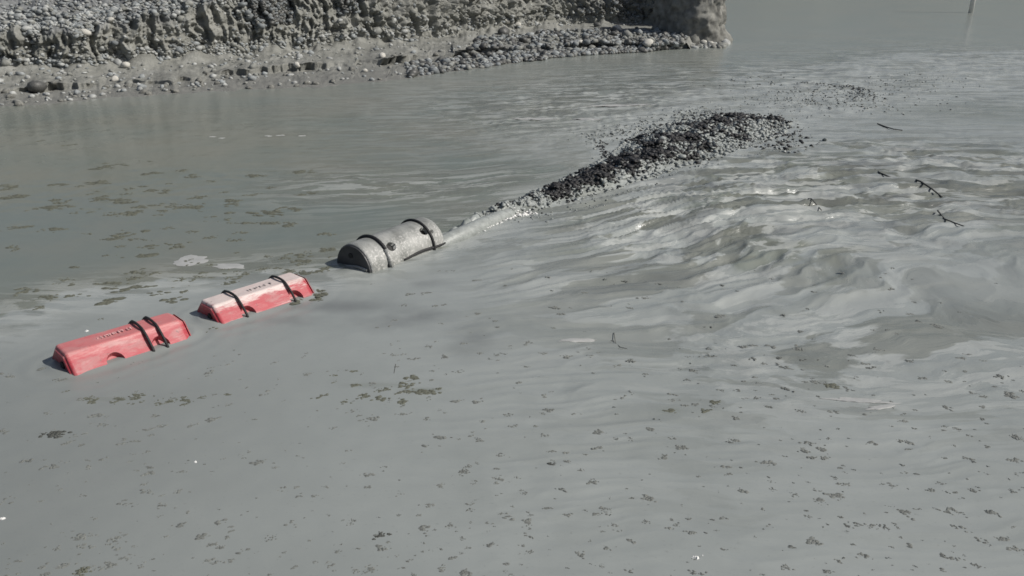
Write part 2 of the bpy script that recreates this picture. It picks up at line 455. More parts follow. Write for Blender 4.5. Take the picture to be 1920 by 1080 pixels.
# shelf roughness and the small undercut step
shelf = ss(1.1, 1.6, Tg)*ss(4.1, 3.7, Tg)
P[..., 2] += shelf*(.05*fbm(Sg*1.5, Tg*3, 4, 109)+.02*fbm(Sg*6, Tg*9, 3, 111))
step = ss(1.75, 2.1, Tg)*ss(3.1, 2.95, Tg)
wob = .9*fbm(Sg*.45, Sg*0, 4, 113)+.35*fbm(Sg*2.1, Sg*0+5, 3, 115)
P[..., :2] -= inl[None, :, :2]*(wob*ss(1.2, 2.0, Tg)*ss(3.6, 3.0, Tg)*.9)[..., None]
fs = Tg-2
stp = ss(-.35, .40, fbm(Sg*.55, Sg*0+9, 4, 117))
edge = .68+.26*fbm(Sg*1.4, Sg*0+4, 4, 118)+.06*fbm(Sg*7, Zg*0, 2, 128)
zst = .06+.24*ss(edge-.05, edge+.04, fs)+.03*fbm(Sg*3, Tg*8, 3, 120)
inb = ((fs > 0) & (fs < 1))*stp
over = stp*(.30*np.exp(-((fs-edge+.10)/.10)**2)-.28*np.exp(-((fs-edge-.10)/.09)**2))*(.6+.8*fbm(Sg*2.5, Sg*0, 3, 122))
P[..., :2] += inl[None, :, :2]*over[..., None]
P[..., 2] = P[..., 2]*(1-inb)+zst*inb
P[..., 2] += stp*.10*ss(2.99, 3.01, Tg)*ss(4.0, 3.2, Tg)
# waterline wobble
P[..., :2] -= inl[None, :, :2]*((.45*fbm(Sg*.5, Sg*0+2, 4, 119)+.12*fbm(Sg*3, Sg*0, 3, 121))*ss(.3, .9, Tg)*ss(2.0, 1.3, Tg))[..., None]
# close the right-hand end
endcol = P[:, -1].copy(); endcol[:, 2] = -.5; endcol[:, 0] += .5
P2 = np.concatenate([P, endcol[:, None]], 1)
n2 = NS+1
idx = np.arange(nr*n2).reshape(nr, n2)
Fb = np.stack([idx[:-1, :-1], idx[:-1, 1:], idx[1:, 1:], idx[1:, :-1]], -1).reshape(-1, 4)
me = fast_mesh('bank', P2.reshape(-1, 3), Fb, True)
clay = ss(5.35, 4.75, Tg+.55*fbm(Sg*1.2, Zg*1.2, 4, 123))
wet = ss(3.7, 1.6, Tg+.4*fbm(Sg*1.1, Tg*2, 3, 125))
clay2 = np.c_[clay, clay[:, -1:]]; wet2 = np.c_[wet, wet[:, -1:]]
ca = me.color_attributes.new('mask', 'FLOAT_COLOR', 'POINT')
ca.data.foreach_set('color', np.stack([clay2, wet2, clay2*0, clay2*0+1], -1).astype(np.float32).ravel())
tag(link('bank', me, BANK), kind='structure')

# ------------------------------------------------------------------ stones
bm = bmesh.new(); bmesh.ops.create_icosphere(bm, subdivisions=1, radius=1); bm.verts.ensure_lookup_table()
ICO_V = np.array([v.co[:] for v in bm.verts]); ICO_F = np.array([[v.index for v in f.verts] for f in bm.faces]); bm.free()
bm = bmesh.new(); bmesh.ops.create_icosphere(bm, subdivisions=2, radius=1)
IC2_V = np.array([v.co[:] for v in bm.verts]); IC2_F = np.array([[v.index for v in f.verts] for f in bm.faces]); bm.free()

def scatter(pts, size, flat=.65, jit=.28, seed=1):
    """joined mesh arrays of one irregular stone per point"""
    r = np.random.default_rng(seed)
    n = len(pts); k = len(ICO_V)
    V = ICO_V[None]*(1+r.uniform(-jit, jit, (n, k, 1)))
    V = V*np.stack([r.uniform(.75, 1.35, n), r.uniform(.7, 1.1, n), r.uniform(flat*.7, flat*1.25, n)], -1)[:, None, :]
    a = r.uniform(0, 6.28, n); b = r.normal(0, .35, n)
    ca_, sa_, cb, sb = np.cos(a), np.sin(a), np.cos(b), np.sin(b)
    x, y, z = V[..., 0], V[..., 1], V[..., 2]
    y, z = y*cb[:, None]-z*sb[:, None], y*sb[:, None]+z*cb[:, None]
    x, y = x*ca_[:, None]-y*sa_[:, None], x*sa_[:, None]+y*ca_[:, None]
    V = np.stack([x, y, z], -1)*np.asarray(size)[:, None, None]+np.asarray(pts)[:, None, :]
    Fs = (ICO_F[None]+(np.arange(n)*k)[:, None, None]).reshape(-1, 3)
    return V.reshape(-1, 3), Fs
def scatter_obj(name, pts, size, mats, label, cat, mi=None, seed=1, flat=.65, jit=.28):
    V, Fs = scatter(pts, size, flat, jit, seed)
    me = fast_mesh(name, V, Fs)
    o = link(name, me, mats)
    r = np.random.default_rng(seed+50)
    if mi is None: mi = r.integers(0, len(mats), len(pts))
    me.polygons.foreach_set('material_index', np.repeat(mi, len(ICO_F)).astype(np.int32))
    return tag(o, label, cat, kind='stuff')

def bank_at(col, tt):
    """surface point of the bank below photo column col, at profile place tt"""
    i = int(np.clip(np.searchsorted(cc, col), 0, NS-1)); j = int(np.clip(np.searchsorted(T, tt), 0, nr-1))
    return P[j, i]
def bank_pts(n, c0, c1, t0, t1, seed, power=1.0, keep=None):
    r = np.random.default_rng(seed)
    c = r.uniform(c0, c1, n); tt = t0+(t1-t0)*r.uniform(0, 1, n)**power
    i = np.clip(np.searchsorted(cc, c), 0, NS-1); j = np.clip(np.searchsorted(T, tt), 0, nr-1)
    q = P[j, i]
    if keep is not None:
        m = keep(S[i], tt, r.uniform(0, 1, n)); q = q[m]
    return q
q = np.concatenate([bank_pts(24000, -420, 1300, 5.05, 7.0, 201),
                    bank_pts(5000, -420, 1280, 4.5, 5.2, 202, keep=lambda s_, t_, u_: fbm(s_*1.1, s_*0, 3, 207) > .55*(5.1-t_)/.6-.1+.2*(u_-.5)),
                    bank_pts(900, -420, 1250, 4.05, 4.7, 203)])
sz = np.random.default_rng(204).gamma(2.6, .012, len(q))+.018
q[:, 2] += sz*.25
scatter_obj('gravel', q, sz, STONE, 'blue grey gravel spread over the slope above the cut bank', 'gravel', seed=205)
q = np.concatenate([bank_pts(1500, 470, 560, 4.45, 5.6, 231), bank_pts(500, 640, 690, 4.5, 5.4, 232), bank_pts(900, 1080, 1230, 4.1, 5.2, 233)])
sz = np.random.default_rng(234).gamma(3, .014, len(q))+.02
scatter_obj('dark_gravel', q, sz, [WETSTONE, STONE[1]], 'dark wet gravel running down chutes in the cut face', 'gravel', seed=235)
# debris along the cliff foot and over the shelf
q = np.concatenate([bank_pts(1300, -420, 1200, 3.85, 4.2, 211, .6), bank_pts(240, -420, 1000, 1.1, 2.5, 212),
                    bank_pts(260, -420, 900, 2.9, 3.8, 213)])
sz = np.random.default_rng(214).gamma(3, .013, len(q))+.02
q[:, 2] += sz*.2
scatter_obj('rubble', q, sz, [STONE[3], STONE[2], STONE[0]], 'small muddy rubble strewn along the foot of the cut bank and its shelf', 'rubble', seed=215)
# dark cobbles of the spit at the right
q = np.concatenate([bank_pts(3600, 900, 1290, 1.0, 3.6, 221), bank_pts(1000, 1000, 1290, 1.0, 2.2, 222), bank_pts(420, 760, 920, 1.0, 2.2, 223)])
sz = np.random.default_rng(224).gamma(4, .013, len(q))+.028
q[:, 2] += sz*.3
scatter_obj('cobbles', q, sz, [STONE[0], STONE[3], WETSTONE, STONE[1]], 'dark wet cobbles piled on the low spit at the water edge', 'cobbles',
            mi=np.random.default_rng(225).choice(4, len(q), p=[.26, .22, .34, .18]), seed=226)

# single stones
def stone_mesh(seed):
    r = np.random.default_rng(seed)
    V = IC2_V.copy()
    for _ in range(5):
        n = r.normal(size=3); n /= np.linalg.norm(n); d = r.uniform(.55, .85)
        s = V@n; V = V-np.clip(s-d, 0, None)[:, None]*n[None]
    V *= 1+.05*r.normal(size=(len(V), 1))
    return fast_mesh('stone', V*np.array([1.15, .85, .65]), IC2_F)
ST_ME = {}
def stone(loc, size, mat, label, group=None, seed=0, name='stone', cat='stone'):
    key = (seed % 6, mat.name)
    if key not in ST_ME:
        m_ = stone_mesh(300+seed % 6); m_.materials.append(mat); ST_ME[key] = m_
    o = bpy.data.objects.new(name, ST_ME[key]); C.objects.link(o)
    o.location = loc; o.scale = (size, size, size)
    r = random.Random(seed); o.rotation_euler = (r.uniform(-.3, .3), r.uniform(-.3, .3), r.uniform(0, 6.28))
    return tag(o, label, cat, group)
def on_bank(px, py):
    """bank point that shows nearest to photo pixel"""
    i = int(np.clip(np.searchsorted(cc, px), 8, NS-9))
    sub = P[:, max(0, i-60):i+60].reshape(-1, 3)
    d = sub-np.array([0, 0, CAM_H])
    zc = d[:, 1]*math.cos(PITCH)-d[:, 2]*math.sin(PITCH); yc = d[:, 1]*math.sin(PITCH)+d[:, 2]*math.cos(PITCH)
    e = (960+FPX*d[:, 0]/zc-px)**2+(540-FPX*yc/zc-py)**2
    k = np.argsort(e)[:6]
    return sub[k[np.argmin(zc[k])]]
singles = [
    (235, 124, .15, PALE, 'pale angular stone at the foot of the cut bank near the left'),
    (216, 148, .12, PALE, 'pale flat stone lying on the muddy shelf below the cut bank'),
    (160, 62, .14, PALE, 'long pale stone at the lip of the cut bank, far left'),
    (208, 38, .12, PALE, 'pale stone half way up the gravel slope at left'),
    (560, 122, .13, PALE, 'pale stone in the dark undercut step of the shelf'),
    (716, 105, .14, PALE, 'pale rounded stone on the shelf below the middle of the cut bank'),
    (683, 132, .10, PALE, 'small pale stone close to the water under the middle of the bank'),
    (972, 50, .17, PALE, 'white stone at the left end of the cobble spit'),
    (953, 42, .14, PALE, 'small white stone tucked against the cliff above the cobble spit'),
    (1087, 83, .13, PALE, 'pale stone among the dark cobbles of the spit'),
    (1012, 97, .12, PALE, 'pale stone at the water edge of the cobble spit'),
    (1160, 57, .24, PALE, 'long pale slab lying on the spit in front of the shaded wall'),
    (1213, 86, .22, PALE, 'pale leaning slab at the tip of the cobble spit'),
    (770, 137, .14, STONE[2], 'grey brown stone at the water edge right of the middle shelf'),
    (945, 62, .26, WETSTONE, 'dark boulder at the cliff foot left of the cobble spit'),
    (75, 168, .26, WETSTONE, 'dark wet boulder in the mud step at far left'),
    (1120, 48, .20, WETSTONE, 'dark boulder at the back of the spit by the shaded wall'),
    (338, 98, .17, STONE[1], 'slate grey stone at the foot of the cut bank left of middle'),
    (565, 78, .16, STONE[1], 'slate grey round stone lodged low in the cut face')]
for k, (px, py, s_, m_, lab) in enumerate(singles):
    q = on_bank(px, py); stone((q[0], q[1], q[2]+s_*.3), s_, m_, lab, None, k)
r = random.Random(5)
for k in range(46):
    col = r.uniform(880, 1250); tt = r.uniform(1.0, 3.4); q = bank_at(col, tt); s_ = r.uniform(.11, .19)
    stone((q[0], q[1], q[2]+s_*.35), s_, WETSTONE, 'larger dark wet cobble on the low spit beside the water', 'larger cobbles on the spit', 40+k)
for k in range(50):
    col = r.uniform(-20, 900); tt = r.uniform(4.9, 6.6); q = bank_at(col, tt); s_ = r.uniform(.08, .13)
    stone((q[0], q[1], q[2]+s_*.3), s_, STONE[k % 3], 'larger grey stone in the gravel at the top of the cut bank', 'larger stones in the gravel slope', 100+k)
# mud clods of the broken step
for k in range(34):
    col = r.uniform(0, 860); q = bank_at(col, r.choice([1.15, 1.6, 2.2, 2.7])+r.uniform(-.1, .1)); s_ = r.uniform(.07, .14)
    stone((q[0], q[1], q[2]+s_*.15), s_, EARTH, 'broken mud clod along the low step above the water', 'mud clods along the shelf step', 170+k, 'mud_clod', 'clod')

# the standing block of earth at the tip of the bank
def earth_block():
    cen = (W(1255, 84)+W(1330, 80))/2
    hd = R(32)
    n_u, n_v = 96, 60
    V = []; Fq = []
    for j in range(n_v):
        f = j/(n_v-1); z = -.3+f*3.1
        for i in range(n_u):
            a = i/n_u*2*math.pi
            c_, s_ = math.cos(a), math.sin(a)
            e = 3.0
            k = (abs(c_)**e+abs(s_)**e)**(-1/e)
            x, y = c_*k*1.02, s_*k*1.3
            tp = 1.10-.10*f-.35*max(0, f-.86)**1.0*3
            V.append((x*tp, y*tp, z))
    V = np.array(V)
    ang = np.arctan2(V[:, 1], V[:, 0])
    fl = .5*ridged(ang*3.2, V[:, 2]*.35, 131)+.4*ridged(ang*7, V[:, 2]*.7, 133)+.3*fbm(ang*9, V[:, 2]*3, 4, 135)
    # deeply fluted on the side that faces the pond on the right, smooth on the left
    rt = .25+.9*ss(-.2, .6, np.cos(ang+R(-10)))
    rad = np.hypot(V[:, 0], V[:, 1])
    kk = 1+(fl-.5)*.24*rt+.14*fbm(ang*1.6, V[:, 2]*1.1, 4, 137)+.07*fbm(ang*7, V[:, 2]*4, 4, 138)+.22*np.exp(-np.clip(V[:, 2]+.1, 0, 9)/.35)*.6*rt
    V[:, 0] *= kk; V[:, 1] *= kk
    V[:, 0] -= np.where(V[:, 0] > 0, V[:, 0]*.16*np.clip(V[:, 2], 0, 3), 0)
    Rm = np.array([[math.cos(hd), -math.sin(hd)], [math.sin(hd), math.cos(hd)]])
    V[:, :2] = V[:, :2]@Rm.T
    for j in range(n_v-1):
        for i in range(n_u):
            a, b = j*n_u+i, j*n_u+(i+1) % n_u
            Fq.append((a, b, b+n_u, a+n_u))
    top = len(V); V = np.vstack([V, [0, 0, 2.95]])
    Fq += [((n_v-1)*n_u+i, (n_v-1)*n_u+(i+1) % n_u, top) for i in range(n_u)]
    o = mesh_obj('earth_block', V, Fq, EARTH, smooth=True)
    o.location = (cen[0]+.25, cen[1]+1.35, 0)
    return tag(o, 'tall block of dark compacted earth at the tip of the bank, fluted on one side', 'earth block')
earth_block()
q = np.array([W(r.uniform(1236, 1362), r.uniform(80, 90)) for _ in range(230)])
sz = np.random.default_rng(242).gamma(3, .022, len(q))+.03
scatter_obj('rubble', q, sz, [EARTH, STONE[2], STONE[3]], 'broken crumbs of earth heaped round the wet foot of the standing block', 'rubble', seed=243)
# stones at its wet foot
for k, (px, py) in enumerate([(1318, 82), (1332, 84), (1345, 80), (1240, 86), (1262, 88)]):
    q = W(px, py); stone((q[0], q[1], .06), .14, PALE if k < 3 else STONE[0],
          ['leftmost pale stone at the wet foot of the standing earth block', 'middle pale stone at the wet foot of the standing earth block',
           'rightmost pale stone at the wet foot of the earth block', 'grey stone in the water farther left of the earth block foot',
           'grey stone in the water closest left of the earth block foot'][k],
          'pale stones at the block foot' if k < 3 else 'grey stones by the block foot', 230+k)

# white post added in place of a pale streak reflected far out
q = W(1820, 24)
bm = bmesh.new()
bmesh.ops.create_cone(bm, cap_ends=True, segments=12, radius1=.13, radius2=.11, depth=4.2, matrix=Matrix.Translation((0, 0, 1.6)))
me = bpy.data.meshes.new('streak_post'); bm.to_mesh(me); bm.free()
o = link('streak_post', me, POST, smooth=True); o.location = q
tag(o, 'slim white post added in place of a reflected streak at the far right', 'post')

# ------------------------------------------------------------------ churned ridge of froth and black clots
def ridge_points(n, seed):
    r = np.random.default_rng(seed)
    arc = r.uniform(.5, _rl[-1]+.1, n*2)
    keep = r.uniform(0, 1, n*2) < ridge_width(arc)/.95+.12
    arc = arc[keep][:n]
    i = np.clip(np.searchsorted(_rl, arc)-1, 0, len(ridge)-2)
    A = np.array(ridge)
    f = (arc-_rl[i])/(_rl[i+1]-_rl[i])
    p = A[i]+(A[i+1]-A[i])*f[:, None]
    d = A[i+1]-A[i]; d /= np.linalg.norm(d, axis=1)[:, None]
    nrm = np.c_[-d[:, 1], d[:, 0]]
    off = r.normal(0, .68, len(arc))
    off = np.clip(off, -1.5, 1.5)
    p = p+nrm*(off*ridge_width(arc))[:, None]
    z = ridge_height(arc)*np.clip(1-(off/1.25)**2, 0, 1)
    return p, z, off, arc, r
p, z, off, arc, r = ridge_points(15000, 401)
blk = fbm(p[:, 0]*1.6, p[:, 1]*1.1, 4, 141)+.20-.50*np.abs(off-.15)
blk += np.interp(arc, _rl, [-.6, -.25, .12, .16, .14, .08, .02, -.1])
blk += .55*fbm(p[:, 0]*4.5, p[:, 1]*3.0, 3, 143)
isb = (blk+r.normal(0, .26, len(arc))) > .17
sz = np.where(isb, r.gamma(2.2, .0085, len(arc))+.010, r.gamma(2.5, .0075, len(arc))+.010)
keep_ = isb | (r.uniform(0, 1, len(arc)) < .55)
p, z, off, arc, isb, sz = p[keep_], z[keep_], off[keep_], arc[keep_], isb[keep_], sz[keep_]
sz = np.clip(sz, 0, np.interp(arc, _rl, [.02, .028, .042, .05, .06, .065, .06, .05]))
zz = np.array([water_z(a, b) for a, b in p])
pts = np.c_[p, zz+sz*np.where(isb, .25, .0)]
scatter_obj('churned_slurry', pts, sz, [FROTH, BLACK], 'long churned ridge of grey froth and black clots trailing from the grey float', 'slurry',
            mi=isb.astype(int), seed=402, flat=.55, jit=.6)
# thin black strings of clots behind and beyond the ridge
def clot_line(name, pxs, n, spread, smin, smax, label, seed, pb=.75, flat=.34):
    r = np.random.default_rng(seed)
    q = np.array([W(*a) for a in pxs]); u = r.uniform(0, len(q)-1, n); i = np.clip(u.astype(int), 0, len(q)-2)
    f = (u-i)[:, None]; pt = q[i]*(1-f)+q[i+1]*f
    pt[:, :2] += r.normal(0, spread, (n, 2))*np.array([1.3, 1])
    s_ = r.uniform(smin, smax, n)
    pt[:, 2] = [water_z(a, b) for a, b in pt[:, :2]]; pt[:, 2] += s_*.08
    scatter_obj(name, pt, s_, [FROTH, BLACK], label, 'clots', mi=(r.uniform(0, 1, n) < pb).astype(int), seed=seed+1, flat=flat, jit=.55)
clot_line('black_clots', [(1500, 160), (1560, 163), (1612, 170), (1622, 184), (1600, 196)], 190, .12, .012, .035, 'thin curved string of black clots beyond the churned ridge', 411)
clot_line('black_clots', [(1290, 212), (1340, 225), (1420, 218), (1452, 240), (1478, 262), (1470, 285)], 420, .20, .012, .05, 'dark string of clots curling round the far end of the churned ridge', 413)
clot_line('black_clots', [(1116, 262), (1126, 280), (1140, 298)], 60, .05, .015, .035, 'short dark line of clots left of the churned ridge', 415)
clot_line('froth_fleck', [(1430, 150), (1500, 175), (1560, 200), (1620, 190), (1700, 150)], 420, .75, .012, .034, 'loose grey froth flecks drifting beyond the churned ridge', 417, .22)
clot_line('froth_fleck', [(1120, 262), (1180, 245), (1260, 228), (1330, 205)], 260, .22, .012, .035, 'band of grey froth behind the churned ridge', 419, .1)

clot_line('froth_fleck', [(1180, 285), (1290, 232), (1400, 205), (1500, 190), (1620, 172), (1760, 140)], 600, .55, .010, .024, 'stippled grey froth over the pale shoal behind the churned ridge', 423, .05)
clot_line('froth_fleck', [(960, 420), (1100, 385), (1230, 340), (1340, 300), (1480, 280), (1500, 240)], 200, .12, .008, .020, 'grey froth fringe along the near side of the churned ridge', 425, .04)
# ------------------------------------------------------------------ floating scum
def clump_mesh(rr, n, lx, ly, s0, s1, pt=None, ang=0.0, zh=.5):
    Vs, Fs = [], []
    for _ in range(n):
        cx, cy = rr.gauss(0, lx*.45), rr.gauss(0, ly*.45)
        s = rr.uniform(s0, s1); k = 7; o = len(Vs)
        ca_, sa_ = math.cos(ang), math.sin(ang)
        for i in range(k):
            a = i/k*6.283; q = s*rr.uniform(.55, 1.3)
            x, y = cx+math.cos(a)*q*1.4, cy+math.sin(a)*q
            Vs.append((x*ca_-y*sa_, x*sa_+y*ca_, -.004))
        Vs.append((cx*ca_-cy*sa_, cx*sa_+cy*ca_, s*zh*rr.uniform(.5, 1.2)))
        Fs += [(o+i, o+(i+1) % k, o+k) for i in range(k)]
    return Vs, Fs
def scum_field(name, n, region, mat, label, seed, size, slope, keep=None):
    rr = random.Random(seed); Vs, Fs = [], []
    cnt = 0
    while cnt < n:
        px, py = region(rr)
        q = W(px, py)
        if keep and not keep(q, rr, px, py): continue
        cnt += 1
        sc_ = math.hypot(q[0], q[1], CAM_H)/6.0
        L_ = size(rr)*sc_**.6*1.3
        a = math.atan2(slope(px)*2.2, 1)+rr.gauss(0, .25)
        v, f_ = clump_mesh(rr, rr.randint(2, 22), L_*.8, L_*rr.uniform(.3, .7), L_*.07, L_*rr.uniform(.18, .36), ang=a, zh=.16)
        z0 = water_z(q[0], q[1]); o = len(Vs)
        Vs += [(q[0]+x, q[1]+y, z0+z_+.003) for x, y, z_ in v]
        Fs += [tuple(o+i for i in t_) for t_ in f_]
    o = mesh_obj(name, Vs, Fs, mat)
    return tag(o, label, 'scum', kind='stuff')
slope_l = lambda px: np.interp(px, [0, 700, 1100, 1900], [.16, .12, -.05, -.22])
dens = lambda q, rr, s: rr.random() < .55+.6*float(fbm(np.array([q[0]*.7]), np.array([q[1]*.7]), 3, s)[0])+.25
scum_field('scum_flecks', 1050, lambda r_: (r_.uniform(-60, 1980), 1130-480*r_.random()**1.25), SCUM,
           'small dark scum flecks scattered over the grey slurry in front', 501, lambda r_: .008+.040*r_.random()**2, slope_l, lambda q, rr, px, py: dens(q, rr, 151))
scum_field('scum_flecks', 170, lambda r_: (r_.uniform(700, 1980), r_.uniform(500, 780)), SCUM,
           'fine dark scum flecks on the paler slurry right of the middle', 503, lambda r_: .015+.03*r_.random()**2, slope_l, lambda q, rr, px, py: dens(q, rr, 153))
scum_field('scum_flecks', 110, lambda r_: (r_.gauss(240, 230), r_.gauss(395, 55)), SCUMB,
           'brownish scum streaks drifting on the olive water below the bank', 505, lambda r_: .05+.10*r_.random()**2, lambda px: .04,
           lambda q, rr, px, py: 250 < py < 520 and px < 640)
scum_field('scum_flecks', 70, lambda r_: (r_.uniform(0, 620), 590-(r_.random())*110-r_.uniform(0, .12)*300), SCUMB,
           'brown scum patches along the edge of the grey film behind the red floats', 507, lambda r_: .04+.06*r_.random()**2, lambda px: .15,
           lambda q, rr, px, py: abs(py-(590-px*.13)) < 50)
scum_field('scum_flecks', 20, lambda r_: (r_.gauss(700, 60), r_.gauss(735, 18)), SCUMB,
           'row of olive brown scum pieces in front of the red floats', 509, lambda r_: .03+.05*r_.random()**2, lambda px: .2)
scum_field('scum_flecks', 32, lambda r_: (r_.gauss(215, 65) if r_.random() < .5 else r_.gauss(330, 60), r_.gauss(750, 7) if r_.random() < .6 else r_.gauss(620, 8)), SCUMB,
           'brown scum bits around the nearest red float', 511, lambda r_: .02+.04*r_.random()**2, lambda px: .1)

def clump(name, px, py, lx, ly, n, mat, label, cat='scum', seed=1, s0=.012, s1=.03, zh=.5, ang=0):
    rr = random.Random(seed); v, f_ = clump_mesh(rr, n, lx, ly, s0, s1, ang=ang, zh=zh)
    o = mesh_obj(name, v, f_, mat); q = W(px, py); o.location = (q[0], q[1], water_z(q[0], q[1])+.002)
    return tag(o, label, cat)
clump('scum_clump', 102, 814, .10, .05, 46, SCUMD, 'compact dark scum clump on the slurry below the nearest red float', seed=1, s0=.01, s1=.022)
clump('scum_clump', 787, 735, .16, .05, 30, SCUMB, 'olive brown scum clump in the middle foreground', seed=2, s0=.015, s1=.03, zh=.15)
clump('scum_clump', 1255, 772, .05, .03, 18, SCUMB, 'small tan scum clump, leftmost of the brown ones at right', seed=3, s0=.012, s1=.022, zh=.2)
clump('scum_clump', 1337, 757, .07, .03, 16, SCUMB, 'upper of two brown scum lumps right of the middle foreground', seed=4, s0=.014, s1=.024, zh=.2, ang=.3)
clump('scum_clump', 1323, 773, .04, .03, 12, SCUMB, 'lower of two brown scum lumps right of the middle foreground', seed=5, s0=.012, s1=.022, zh=.2)
clump('scum_clump', 1563, 727, .07, .03, 14, SCUMB, 'lone round scum patch above the pale foam streak at right', seed=6, s0=.014, s1=.026, zh=.15)
clump('scum_clump', 150, 1070, .06, .04, 24, SCUMB, 'reddish brown scum clump at the bottom edge near the left corner', seed=7, s0=.008, s1=.018)
clump('scum_clump', 715, 1005, .07, .03, 22, SCUMD, 'hook shaped dark scum clump near the bottom left of middle', seed=8, s0=.006, s1=.014, ang=.35)
clump('scum_clump', 1035, 92+780, .05, .03, 18, SCUMD, 'dark grainy scum clump low in the middle of the slurry', seed=9, s0=.006, s1=.013)
clump('foam_fragment', 1306, 1046, .035, .018, 10, WHITE, 'bright white foam fragment near the bottom edge right of middle', 'foam', 11, .006, .013, .9)
clump('foam_fragment', 6, 973, .02, .018, 8, WHITE, 'white foam fragment at the left edge of the slurry', 'foam', 12, .007, .013, .9)
clump('foam_fragment', 366, 866, .014, .010, 6, WHITE, 'tiny white foam fragment below the red floats', 'foam', 13, .005, .009, .9)
clump('foam_fragment', 161, 621, .02, .014, 6, WHITE, 'small white foam fragment just behind the nearest red float', 'foam', 14, .009, .014, .9)
ROWL = ['leftmost white foam fleck of the short row on the olive water below the bank', 'second white foam fleck from the left in the row below the bank',
        'middle white foam fleck of the row of five below the bank', 'fourth white foam fleck from the left in the row below the bank',
        'rightmost white foam fleck of the short row on the olive water']
for k, (px, py) in enumerate([(398, 256), (417, 259), (503, 255), (525, 254), (565, 255)]):
    clump('foam_fragment', px, py, .08, .03, 7, FILM, ROWL[k], 'foam', 20+k, .02, .04, .2)
    C.objects[-1]['group'] = 'white foam flecks in a row'

# pale foam skins lying on the water
def film(px, py, lx, ly, ang, label, seed):
    rr = random.Random(seed); k = 40; V = []; ph = rr.uniform(0, 50)
    rings = (.0, .5, .85, 1.0)
    for ri in rings[1:]:
        for i in range(k):
            a = i/k*6.283
            q = 1+.55*float(fbm(np.array([math.cos(a)*1.2+ph]), np.array([math.sin(a)*1.2]), 4, seed)[0])
            x, y = math.cos(a)*lx*q*ri, math.sin(a)*ly*q*ri
            V.append((x*math.cos(ang)-y*math.sin(ang), x*math.sin(ang)+y*math.cos(ang), .0025 if ri < 1 else -.001))
    V.append((0, 0, .003)); F_ = []
    for j in range(2):
        for i in range(k): F_.append((j*k+i, (j+1)*k+i, (j+1)*k+(i+1) % k, j*k+(i+1) % k))
    F_ += [(3*k, i, (i+1) % k) for i in range(k)]
    q = W(px, py); o = mesh_obj('foam_film', V, F_, FILM, smooth=True)
    z0 = water_z(q[0], q[1])
    for v in o.data.vertices: v.co.z += water_z(q[0]+v.co.x, q[1]+v.co.y)-z0+.002
    o.location = (q[0], q[1], z0)
    return tag(o, label, 'foam film')
film(357, 489, .20, .17, .3, 'pale grey foam film on the olive water behind the middle red float', 31)
film(430, 500, .20, .08, -.1, 'thin pale foam film between the red and white float and the olive water', 32)
film(1083, 639, .17, .035, .12, 'slim pale lens of foam in the middle of the grey slurry', 33)
film(1610, 752, .26, .035, -.18, 'long pale foam streak with a hooked end in the right foreground', 34)
film(1650, 766, .12, .03, .2, 'short pale foam film at the tail of the long streak at right', 35)
film(1160, 200, .75, .10, .15, 'long bright foam streak on the water left of the churned ridge', 36)
film(1005, 225, .45, .10, -.1, 'pale foam fleck in open water left of the churned ridge', 37)
film(1100, 226, .30, .12, -.2, 'short pale foam fleck nearest the left tip of the churned ridge', 38)

# twigs afloat
def twig(pxs, rad, label, seed):
    pts = [W(*a) for a in pxs]; rr = random.Random(seed); rad *= .42
    V = []; F_ = []; n = len(pts)
    for j, p_ in enumerate(pts):
        d = pts[min(j+1, n-1)]-pts[max(j-1, 0)]; d = d/np.linalg.norm(d); s_ = np.array([-d[1], d[0], 0])
        z0 = water_z(p_[0], p_[1])+rad*.1+rr.uniform(0, rad*.6)
        rr_ = rad*(1-.5*j/n)
        for i in range(6):
            a = i/6*6.283; V.append(np.array([p_[0], p_[1], z0])+s_*math.cos(a)*rr_+np.array([0, 0, 1])*math.sin(a)*rr_)
    for j in range(n-1):
        for i in range(6): F_.append((j*6+i, j*6+(i+1) % 6, (j+1)*6+(i+1) % 6, (j+1)*6+i))
    F_ += [tuple(range(5, -1, -1)), tuple((n-1)*6+i for i in range(6))]
    V = np.array(V); c_ = V.mean(0); o = mesh_obj('twig', V-c_, F_, TWIG); o.location = c_
    return tag(o, label, 'twig')
twig([(1645, 234), (1660, 240), (1675, 244), (1692, 246)], .035, 'dark twig floating beyond the right end of the churned ridge', 1)
twig([(1640, 322), (1650, 332), (1672, 338)], .04, 'bent dark twig in the rippled water at right', 2)
twig([(1708, 338), (1725, 350), (1745, 364), (1765, 375)], .04, 'long dark twig trailing right of the bent one', 3)
twig([(1757, 402), (1770, 415), (1785, 422), (1806, 430)], .028, 'dark forked twig near the right edge of the ripples', 4)
twig([(1507, 374), (1520, 384), (1540, 398)], .022, 'thin dark twig in the ripples below the churned ridge', 5)
twig([(1151, 628), (1154, 644), (1163, 652), (1176, 655)], .008, 'tiny curved twig on the calm slurry in the middle', 6)
twig([(742, 683), (739, 700)], .007, 'tiny upright dark twig in front of the red floats', 7)

